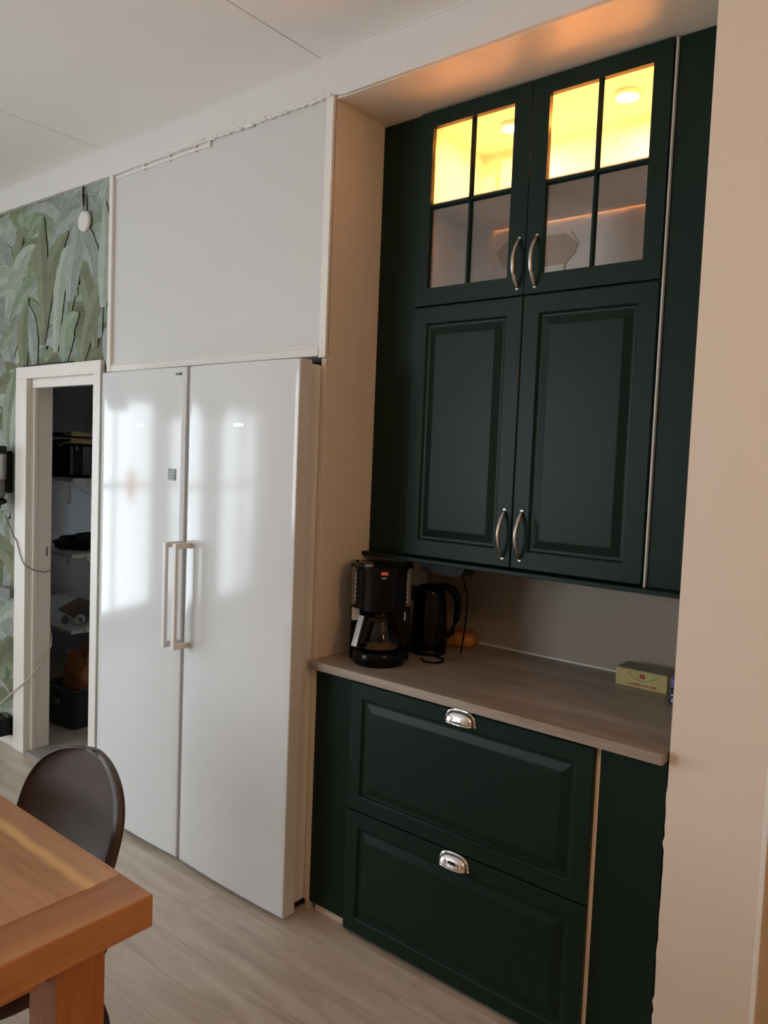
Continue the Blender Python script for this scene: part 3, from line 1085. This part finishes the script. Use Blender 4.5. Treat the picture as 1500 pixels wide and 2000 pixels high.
tube(bm, [(-.09+.0, .0, 0)]*0 or [(-.205, .245, .8715), (-.170, .222, .8715), (-.140, .232, .8715), (-.128, .262, .8715), (-.145, .292, .8715), (-.180, .305, .8715), (-.205, .318, .8715)], .0038, 8)
tag(link('loose_cord', bm, M['black']), 'black cord looped on the worktop beside the kettle', 'cord')

bm = bmesh.new()
box(bm, -.060, .060, -.045, .045, 0, .046, bev=.014, seg=3)
for v in bm.verts:
    v.co.z += .006*math.sin(v.co.x*60)*(v.co.z > .03)
    v.co.x += .004*math.sin(v.co.z*130+v.co.y*50)
br = thing('wrapped_packet', 'low orange wrapped packet behind the kettle at the back of the worktop', 'packet', (-.238, .535, ZT), .25)
link('wrapper', bm, M['bread'], br, smooth=True)
bm = bmesh.new()
box(bm, -.052, .048, -.036, .036, .0465, .053, bev=.003)
link('top_flap', bm, M['bread'], br)

# power block hanging under the board, with its cord
pb = thing('power_block', 'black power block fixed under the green bottom board above the kettle', 'power block', (-.115, .262, 1.2015))
bm = bmesh.new()
prism(bm, [(-.100, 0), (.085, 0), (.078, -.018), (.060, -.032), (-.065, -.030), (-.085, -.018)], 'y', -.045, .045)
link('housing', bm, M['blackm'], pb)
bm = bmesh.new()
tube(bm, [(.045, 0, -.02), (.048, .02, -.06), (.046, .04, -.10), (.035, .06, -.15), (.02, .08, -.20), (.0, .10, -.27), (-.02, .12, -.322)], .003, 8)
link('cord', bm, M['black'], pb)

# tea box
tb = thing('card_box', 'flat yellow card box with a red square emblem at the right end of the worktop', 'box', (.465, .522, ZT), 0)
bm = bmesh.new()
box(bm, -.080, .080, -.050, .050, 0, .054, bev=.001)
for f in bm.faces:
    if f.normal.z > .9 and f.calc_center_median().z > .05:
        f.material_index = 1
link('carton', bm, [M['teabox'], M['teatop']], tb)
B('top_flap', M['teatop'], (-.078, .078, -.048, .040, .0542, .0555), parent=tb)
B('emblem', M['teared'], (-.004, .012, -.0508, -.0502, .031, .045), parent=tb)
bm = bmesh.new()
tube(bm, [(-.045+.1*i/16, -.0504, .044-.020*math.sin(PI*i/16)) for i in range(17)], .0007, 6)
link('printed_arc', bm, M['teagreen'], tb)
bm = bmesh.new()
rng = random.Random(4)
x = -.038
while x < .050:
    q = rng.uniform(.002, .0045)
    box(bm, x, x+q, -.0507, -.0502, .008+rng.uniform(0, .0015), .0135)
    x += q+rng.choice((.0009, .0009, .0009, .004))
pr = link('printed_line', bm, M['teared'], tb)
pr['kind'] = 'stuff'
pu = thing('patterned_pack', 'blue and purple patterned pack beside the tea box, half behind the wall edge', 'pack', (.604, .402, ZT), .2)
bm = bmesh.new()
box(bm, -.026, .045, -.018, .018, 0, .045, bev=.005)
link('pack_body', bm, M['navy'], pu)
bm = bmesh.new()
box(bm, -.024, .000, -.014, .014, .045, .078, bev=.006)
link('cap', bm, M['purple'], pu)
bm = bmesh.new()
for (x, z, r) in ((-.012, .012, .007), (-.017, .027, .003), (-.006, .035, .0028), (.012, .018, .005)):
    tube(bm, [(x, -.0180, z), (x, -.0186, z)], r, 14)
link('printed_spots', bm, M['whitep'], pu)
bm = bmesh.new()
tube(bm, [(-.012, -.0186, .012), (-.012, -.0190, .012)], .0032, 12)
link('printed_dot', bm, M['navy'], pu)

# ================================================================ TABLE AND CHAIR
TX, TY, TZ = .176, -1.063, .75
tw, tlen = 1.55, .90
tbx = thing('dining_table', 'orange oak dining table with a thick top and square leg, lower left', 'table', (TX, TY, 0))
bm = bmesh.new()
box(bm, -tw+.1, -.0985, -tlen, 0, .690, .75, bev=.002)
link('tabletop', bm, M['table'], tbx)
bm = bmesh.new()
box(bm, -.0980, 0, -tlen, 0, .690, .75, bev=.003)
be = link('breadboard_end', bm, M['tabley'], tbx)
be['label'] = 'cross board closing the end of the table top'
for sx in (0, 1):
    for sy in (0, 1):
        x0 = -.100 if sx == 0 else -tw+.11
        y0 = -.174 if sy == 0 else -tlen+.094
        bm = bmesh.new()
        box(bm, x0, x0+.092, y0, y0+.087, 0, .690, bev=.004)
        link('leg', bm, M['tablez'], tbx)
B('apron', M['tabley'], (-.075, -.050, -tlen+.18, -.182, .648, .6895), parent=tbx)
B('apron', M['table'], (-tw+.2, -.101, -.135, -.115, .648, .6895), parent=tbx)
B('apron', M['table'], (-tw+.2, -.101, -tlen+.12, -tlen+.14, .648, .6895), parent=tbx)

ch = thing('dining_chair', 'dark brown leather shell chair pushed in behind the orange table', 'chair', (-.312, -1.12, 0), 0)
# bucket shell: back wraps forward towards -y
def shell(bm, rows, n=26, th=.020):
    """rows of (z, y_mid, half_width, wrap) front view outline of a curved back"""
    def surf(off):
        g = []
        for (z, y, hw, wrap) in rows:
            r = []
            for i in range(n+1):
                s = -1+2*i/n
                x = hw*math.sin(s*PI/2*.96)/math.sin(PI/2*.96)
                yy = y - wrap*(1-math.cos(s*PI/2*.96))
                nx = s*.75
                r.append(bm.verts.new((x-off*nx*.8, yy-off*(1-abs(nx)*.4), z)))
            g.append(r)
        return g
    a = surf(0)
    b = surf(th)
    for g in (a, b):
        for p, q in zip(g, g[1:]):
            for i in range(n):
                bm.faces.new((p[i], p[i+1], q[i+1], q[i])).smooth = True
    for i in range(n):
        bm.faces.new((a[-1][i], a[-1][i+1], b[-1][i+1], b[-1][i])).smooth = True
        bm.faces.new((a[0][i+1], a[0][i], b[0][i], b[0][i+1]))
    for p, q, pb_, qb in zip(a, a[1:], b, b[1:]):
        bm.faces.new((p[0], q[0], qb[0], pb_[0])).smooth = True
        bm.faces.new((q[-1], p[-1], pb_[-1], qb[-1])).smooth = True


bm = bmesh.new()
rows = []
zt_, zb_ = .832, .455
for i in range(31):
    t = math.sin(i/30*PI/2)
    z = zb_+(zt_-zb_)*t
    full = .206
    if t > .60:
        k = (t-.60)/.40
        full = .206*max(0, 1-k**2.4)**.44
    full = max(full, .012)
    lean = .205+.035*t
    rows.append((z, lean-.06*(1-t)**2, full, .085*full/.206*(.55+.45*(1-t))))
shell(bm, rows)
link('backrest', bm, M['leather'], ch)
bm = bmesh.new()
rings = []
for k, (rs, z) in enumerate(((0.0, .452), (.7, .446), (.92, .450), (1.0, .466), (.98, .484), (.85, .490), (.0, .478))):
    rings.append([(rs*.235*math.copysign(abs(math.cos(a))**.75, math.cos(a)), -.005+rs*.215*math.copysign(abs(math.sin(a))**.75, math.sin(a)), z) for a in [2*PI*i/36 for i in range(36)]])
VV = []
for r in rings:
    VV.append([bm.verts.new(p) for p in r])
for a, b in zip(VV, VV[1:]):
    for i in range(36):
        f = bm.faces.new((a[i], a[(i+1) % 36], b[(i+1) % 36], b[i]))
        f.smooth = True
bmesh.ops.remove_doubles(bm, verts=bm.verts, dist=1e-5)
link('seat', bm, M['leather'], ch)
for sx in (-1, 1):
    for sy in (-1, 1):
        bm = bmesh.new()
        tube(bm, [(sx*.13, sy*.12, .447), (sx*.165, sy*.16, .30), (sx*.20, sy*.20, 0.0)], [.014, .012, .009], 12)
        link('leg', bm, M['metalleg'], ch)

# ================================================================ WALLPAPER WALL ITEMS
dc = thing('wall_disc', 'small white round disc hanging on the leaf wallpaper above the doorway', 'disc', (-1.951, 0, 2.536))
bm = bmesh.new()
lathe(bm, [(.045, 0), (.046, .004), (.044, .012), (.036, .016), (0, .017)], n=40)
for v in bm.verts:
    v.co = Vector((v.co.x, -.001-v.co.z, v.co.y))
link('disc_body', bm, M['whitep'], dc)
bm = bmesh.new()
tube(bm, [(-.014, -.006, .154), (-.013, -.007, .12), (-.011, -.007, .07)], [.004, .0045, .003], 8)
tube(bm, [(-.011, -.007, .07), (-.004, -.008, .043)], .0012, 6)
link('cord', bm, M['blackm'], dc)

vc = thing('stick_vacuum', 'grey handheld vacuum hanging on the leaf wallpaper at the left edge', 'vacuum', (-2.632, -.085, 1.25))
bm = bmesh.new()
lathe(bm, [(.055, .245), (.058, .250), (.058, .280), (.052, .285), (0, .286)], n=32)
link('motor_cap', bm, M['blackm'], vc)
bm = bmesh.new()
lathe(bm, [(.050, .115), (.056, .120), (.058, .240), (.055, .245), (0, .245)], n=32)
link('motor_body', bm, M['silver'], vc)
bm = bmesh.new()
lathe(bm, [(0, .02), (.044, .022), (.052, .035), (.050, .115)], n=32)
link('dust_bin', bm, M['grey'], vc)
bm = bmesh.new()
lathe(bm, [(0, -.035), (.030, -.035), (.036, -.010), (.058, -.002), (.062, .010), (.050, .022)], n=32)
link('nozzle_ring', bm, M['black'], vc)
bm = bmesh.new()
box(bm, -.015, .015, .055, .091, .05, .26, bev=.004)
link('wall_bracket', bm, M['blackm'], vc)
dk = thing('wall_dock', 'dark wall bracket low on the wallpaper at the left edge', 'bracket', (-2.612, 0, .79))
B('bracket_plate', M['grey'], (-.06, .05, -.035, .006, -.02, .028), parent=dk, bev=.004)
bb = thing('charger_box', 'small black box mounted just above the floor beside the door casing', 'box', (-2.575, 0, .065))
bm = bmesh.new()
box(bm, -.10, .010, -.075, .0065, 0, .090, bev=.006)
link('box_body', bm, M['black'], bb)
bm = bmesh.new()
tube(bm, [(-.10, -.03, .094), (-.05, -.03, .106), (-.01, -.03, .096), (.006, -.03, .070)], .004, 8)
link('lead', bm, M['cable_g'], bb)

bm = bmesh.new()
pts = [(-2.66, -.012, 1.18), (-2.60, -.012, 1.115), (-2.544, -.024, 1.083), (-2.51, -.026, 1.065), (-2.475, -.026, 1.00), (-2.445, -.026, .968), (-2.427, -.026, .955), (-2.422, .02, .925), (-2.424, .07, .912), (-2.432, .12, .918), (-2.445, .125, .93), (-2.47, .125, .96)]
tube(bm, pts, .0026, 8)
tag(link('thin_cable', bm, M['cable_g']), 'thin dark cable strung from the wallpaper across the door jamb', 'cable')
bm = bmesh.new()
pts = [(-2.80, -.03, .14), (-2.72, -.03, .165), (-2.62, -.03, .235), (-2.50, -.03, .318), (-2.44, -.027, .355), (-2.425, .0, .385), (-2.425, .045, .43), (-2.430, .085, .48), (-2.434, .118, .53), (-2.45, .127, .57), (-2.47, .127, .62)]
tube(bm, pts, .0036, 8)
tag(link('white_cable', bm, M['cable_w']), 'pale cable sagging from the left edge across the door jamb', 'cable')

# ================================================================ PANTRY CONTENTS
for i, (z, nm) in enumerate(((1.36, 'topmost shelf in the pantry, under the black appliance'), (.905, 'middle shelf in the pantry, under the black bag'), (.445, 'lowest shelf in the pantry, above the bucket'))):
    sh = thing('pantry_shelf', 'white '+nm, 'shelf', (-3.0, .54, z), group=None)
    B('shelf_board', M['shelf'], (-1.2, 0, 0, .5795, -.022, 0), parent=sh, bev=.001)
    B('end_plate', M['shelf'], (.0005, .016, .085, .420, -.042 if i < 2 else -.016, -.014 if i < 2 else .016), parent=sh, bev=.001)
    for bx_ in (-.56, -1.1):
        bm = bmesh.new()
        box(bm, bx_-.013, bx_+.013, .568, .5795, -.235, -.022)
        box(bm, bx_-.013, bx_+.013, .18, .568, -.029, -.0225)
        prism(bm, [(.568, -.20), (.562, -.20), (.22, -.030), (.232, -.030)], 'x', bx_-.004, bx_+.004)
        bk = link('bracket', bm, M['shelf'], sh)
        for zq in (-.215, -.06):
            bm = bmesh.new()
            tube(bm, [(bx_, .568, zq), (bx_, .5655, zq)], .0055, 10)
            link('screw', bm, M['cable_g'], bk)

ap = thing('kitchen_appliance', 'black kitchen appliance with grey uprights on the top pantry shelf', 'appliance', (-3.225, .77, 1.361))
bm = bmesh.new()
box(bm, -.14, .12, -.205, .20, .0, .200, bev=.02, seg=3)
link('housing', bm, M['black'], ap)
B('upright', M['midgrey'], (.118, .128, -.195, -.180, .015, .190), parent=ap, bev=.002)
B('front_panel', M['midgrey'], (.118, .126, -.115, -.062, .015, .190), parent=ap, bev=.002)
B('control_knob', M['grey'], (.118, .128, -.165, -.145, .165, .19), parent=ap, bev=.003)
for k, (zz_, lbl) in enumerate(((.2015, 'yellow edged bag lying on the black appliance in the pantry, lower of two'), (.2455, 'yellow edged bag on the pantry pile, upper of two'))):
    yb = thing('folded_bag', lbl, 'bag', (-3.225, .77, 1.361+zz_), group='folded bags on the appliance')
    bm = bmesh.new()
    n = 20
    prof = []
    for i in range(n+1):
        t = i/n
        y = -.20+.42*t
        up = .034 - (.022*t if k else .010*t) + (.0 if t > .12 else 0)
        prof.append((y, up*(math.sin(PI*min(1, t*1.0+.0))**.25 if 0 < t < 1 else 0)))
    prism(bm, [(-.20, .0)]+[(y, z+.002) for y, z in prof]+[(.22, 0)], 'x', -.12, .12)
    link('bag_body', bm, M['fabric'], yb)
    bm = bmesh.new()
    prism(bm, [(-.195, .006), (-.195, .034), (.205, .010 if k else .022), (.205, .002)], 'x', .1205, .130)
    link('yellow_band', bm, M['yellow'], yb)
    bm = bmesh.new()
    sgn = 1 if k else -1
    tube(bm, [(.12, -.195, .012), (.095, -.215, .012+sgn*.004), (.04, -.225, .012+sgn*.028)], .004, 8)
    link('strap', bm, M['yellow'], yb)

bg_ = thing('black_bag', 'black soft bag lying on the middle pantry shelf', 'bag', (-3.25, .80, .905))
bm = bmesh.new()
bmesh.ops.create_icosphere(bm, subdivisions=4, radius=1)
for v in bm.verts:
    p = v.co
    k = 1+.10*math.sin(p.x*5+p.y*4)+.06*math.sin(p.z*9+p.y*7)
    v.co = Vector((p.x*.14*k, p.y*.22*k, max(.001, (p.z*.052*k+.042))))
link('bag_body', bm, M['fabric'], bg_, smooth=True)
bm = bmesh.new()
tube(bm, [(.03, -.16, .07), (.05, -.12, .098), (.06, -.05, .104), (.05, .02, .09)], .007, 8)
link('bag_handle', bm, M['blackm'], bg_)
cp = thing('white_roll', 'white roll beside the black bag on the middle pantry shelf', 'roll', (-3.04, .775, .935), 0)
bm = bmesh.new()
lathe(bm, [(.028, -.055), (.030, -.05), (.030, .05), (.028, .055), (.013, .055), (.012, .048)], n=26)
for v in bm.verts:
    v.co = Vector((v.co.z*.6, v.co.x, v.co.y+.001))
link('roll_body', bm, M['whitep'], cp)

bd = thing('wooden_board', 'reddish brown wooden board lying on the lowest pantry shelf', 'board', (-3.50, .86, .446))
bm = bmesh.new()
prism(bm, [(.235, -.145), (-.06, -.10), (-.36, .22), (-.05, .17)], 'z', .012, .024)
link('board_top', bm, M['board'], bd)
bm = bmesh.new()
prism(bm, [(.245, -.150), (-.065, -.105), (-.37, .225), (-.045, .178)], 'z', 0, .0115)
link('board_base', bm, M['shelf'], bd)
tu = thing('paper_tube', 'thick walled white tube with dark wrapping on the lowest pantry shelf', 'tube', (-3.115, .655, .478), .793)
n = 28
bm = bmesh.new()
RX = Matrix.Rotation(-PI/2, 4, 'X')
lathe(bm, [(.019, .42), (.019, 0), (.030, 0), (.030, .42), (.019, .42)], n=n)
for f in [f for f in bm.faces if len(f.verts) > 4]:
    bm.faces.remove(f)
for v in bm.verts:
    v.co = RX @ v.co
link('tube_wall', bm, M['whitep'], tu)
bm = bmesh.new()
lathe(bm, [(.0305, .03), (.0318, .03), (.0318, .43), (.0305, .43), (.0305, .03)], n=n)
for f in [f for f in bm.faces if len(f.verts) > 4]:
    bm.faces.remove(f)
for v in bm.verts:
    v.co = RX @ v.co
link('dark_wrapping', bm, M['grey'], tu)
bl = thing('dark_ball', 'small dark round knob beside the white tube on the lowest pantry shelf', 'ball', (-3.21, .615, .4455))
bm = bmesh.new()
bmesh.ops.create_uvsphere(bm, u_segments=20, v_segments=12, radius=.024)
for v in bm.verts:
    v.co.z += .024
for f in bm.faces:
    f.smooth = True
link('ball_body', bm, M['grey'], bl)
bm = bmesh.new()
lathe(bm, [(.010, .044), (.009, .052), (0, .053)], n=14)
link('ball_cap', bm, M['cable_g'], bl)

# bucket with a paper bag
bu = thing('storage_bin', 'dark grey square plastic bin on the pantry floor', 'bin', (-2.70, .435, 0), .12)
bm = bmesh.new()


def rrect(hx, hy, r, z, n=6):
    out = []
    for (cx_, cy_, a0) in ((hx-r, hy-r, 0), (-hx+r, hy-r, PI/2), (-hx+r, -hy+r, PI), (hx-r, -hy+r, 3*PI/2)):
        for i in range(n+1):
            a = a0+PI/2*i/n
            out.append((cx_+r*math.cos(a), cy_+r*math.sin(a), z))
    return out


lay = [rrect(.118, .128, .03, .001), rrect(.122, .132, .032, .01), rrect(.140, .150, .034, .215), rrect(.147, .157, .036, .217), rrect(.147, .157, .036, .228), rrect(.136, .146, .03, .228), rrect(.118, .128, .026, .012)]
VV = [[bm.verts.new(p) for p in r] for r in lay]
for a, b in zip(VV, VV[1:]):
    nn_ = len(a)
    for i in range(nn_):
        bm.faces.new((a[i], a[(i+1) % nn_], b[(i+1) % nn_], b[i])).smooth = True
bm.faces.new(list(reversed(VV[0])))
bm.faces.new(VV[-1])
link('bin_body', bm, M['bucket'], bu)
B('bin_handle', M['midgrey'], (-.02, .02, -.157, -.146, .13, .165), parent=bu, bev=.003)
pg = thing('paper_bag', 'crumpled brown paper bag standing in the dark bin', 'bag', (-2.70, .465, .014), .05)
bm = bmesh.new()
rng = random.Random(9)
lay = []
for i in range(9):
    t = i/8
    hx, hy = .085+.012*t, .075+.015*t-.03*(t > .8)
    r = rrect(hx, hy, .012, .37*t, 3)
    lay.append([bm.verts.new((p[0]+rng.uniform(-.008, .008)*(t > 0), p[1]+rng.uniform(-.008, .008)*(t > 0), p[2]+(rng.uniform(-.02, .02) if i == 8 else 0)+.02*(i == 8)*(p[1] > 0))) for p in r])
for a, b in zip(lay, lay[1:]):
    for i in range(len(a)):
        bm.faces.new((a[i], a[(i+1) % len(a)], b[(i+1) % len(a)], b[i]))
bm.faces.new(list(reversed(lay[0])))
link('bag_body', bm, M['paper'], pg)
struct(B('trim_10', M['shelf'], (-3.72, -3.60, 1.112, 1.1198, .14, .36), bev=.002))       # service hatch on the pantry wall

# ================================================================ THE ROOM LAMP (behind the viewer)
l = bpy.data.lights.new('room_lamp_light', 'POINT')
l.energy = LAMP_W
l.color = (1.0, .57, .27)
l.shadow_soft_size = .12
lo = bpy.data.objects.new('room_lamp_light', l)
lo.location = (2.35, -1.25, 2.1)
COL.objects.link(lo)

# ================================================================ SEEN IN THE FRIDGE DOORS: paper shades and an orange star by the window
for (x, y, z, r_, lb_) in ((-3.0, -.97, 1.78, .125, 'white paper lampshade mirrored near the top left of the left fridge door'), (-3.0, -1.66, 1.76, .165, 'white paper lampshade mirrored beside the first one on the left fridge door')):
    ps = thing('pendant_lamp', lb_, 'lamp', (x, y, z), group='paper pendant lamps')
    bm = bmesh.new()
    lathe(bm, [(r_*.80, 0), (r_, .045), (r_*.98, .10), (r_*.70, .18), (r_*.30, .225), (.02, .235)], n=36)
    link('lamp_shade', bm, M['trim'], ps)
    bm = bmesh.new()
    tube(bm, [(0, 0, .23), (0, 0, ZC-z)], .003, 8)
    link('cord', bm, M['cable_w'], ps)
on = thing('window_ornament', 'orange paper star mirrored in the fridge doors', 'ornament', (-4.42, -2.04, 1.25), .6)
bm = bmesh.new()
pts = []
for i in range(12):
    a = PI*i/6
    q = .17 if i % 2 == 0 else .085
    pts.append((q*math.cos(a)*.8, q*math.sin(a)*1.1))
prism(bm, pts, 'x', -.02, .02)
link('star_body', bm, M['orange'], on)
bm = bmesh.new()
tube(bm, [(0, 0, .09), (0, 0, ZC-1.25)], .0015, 6)
link('string', bm, M['cable_w'], on)
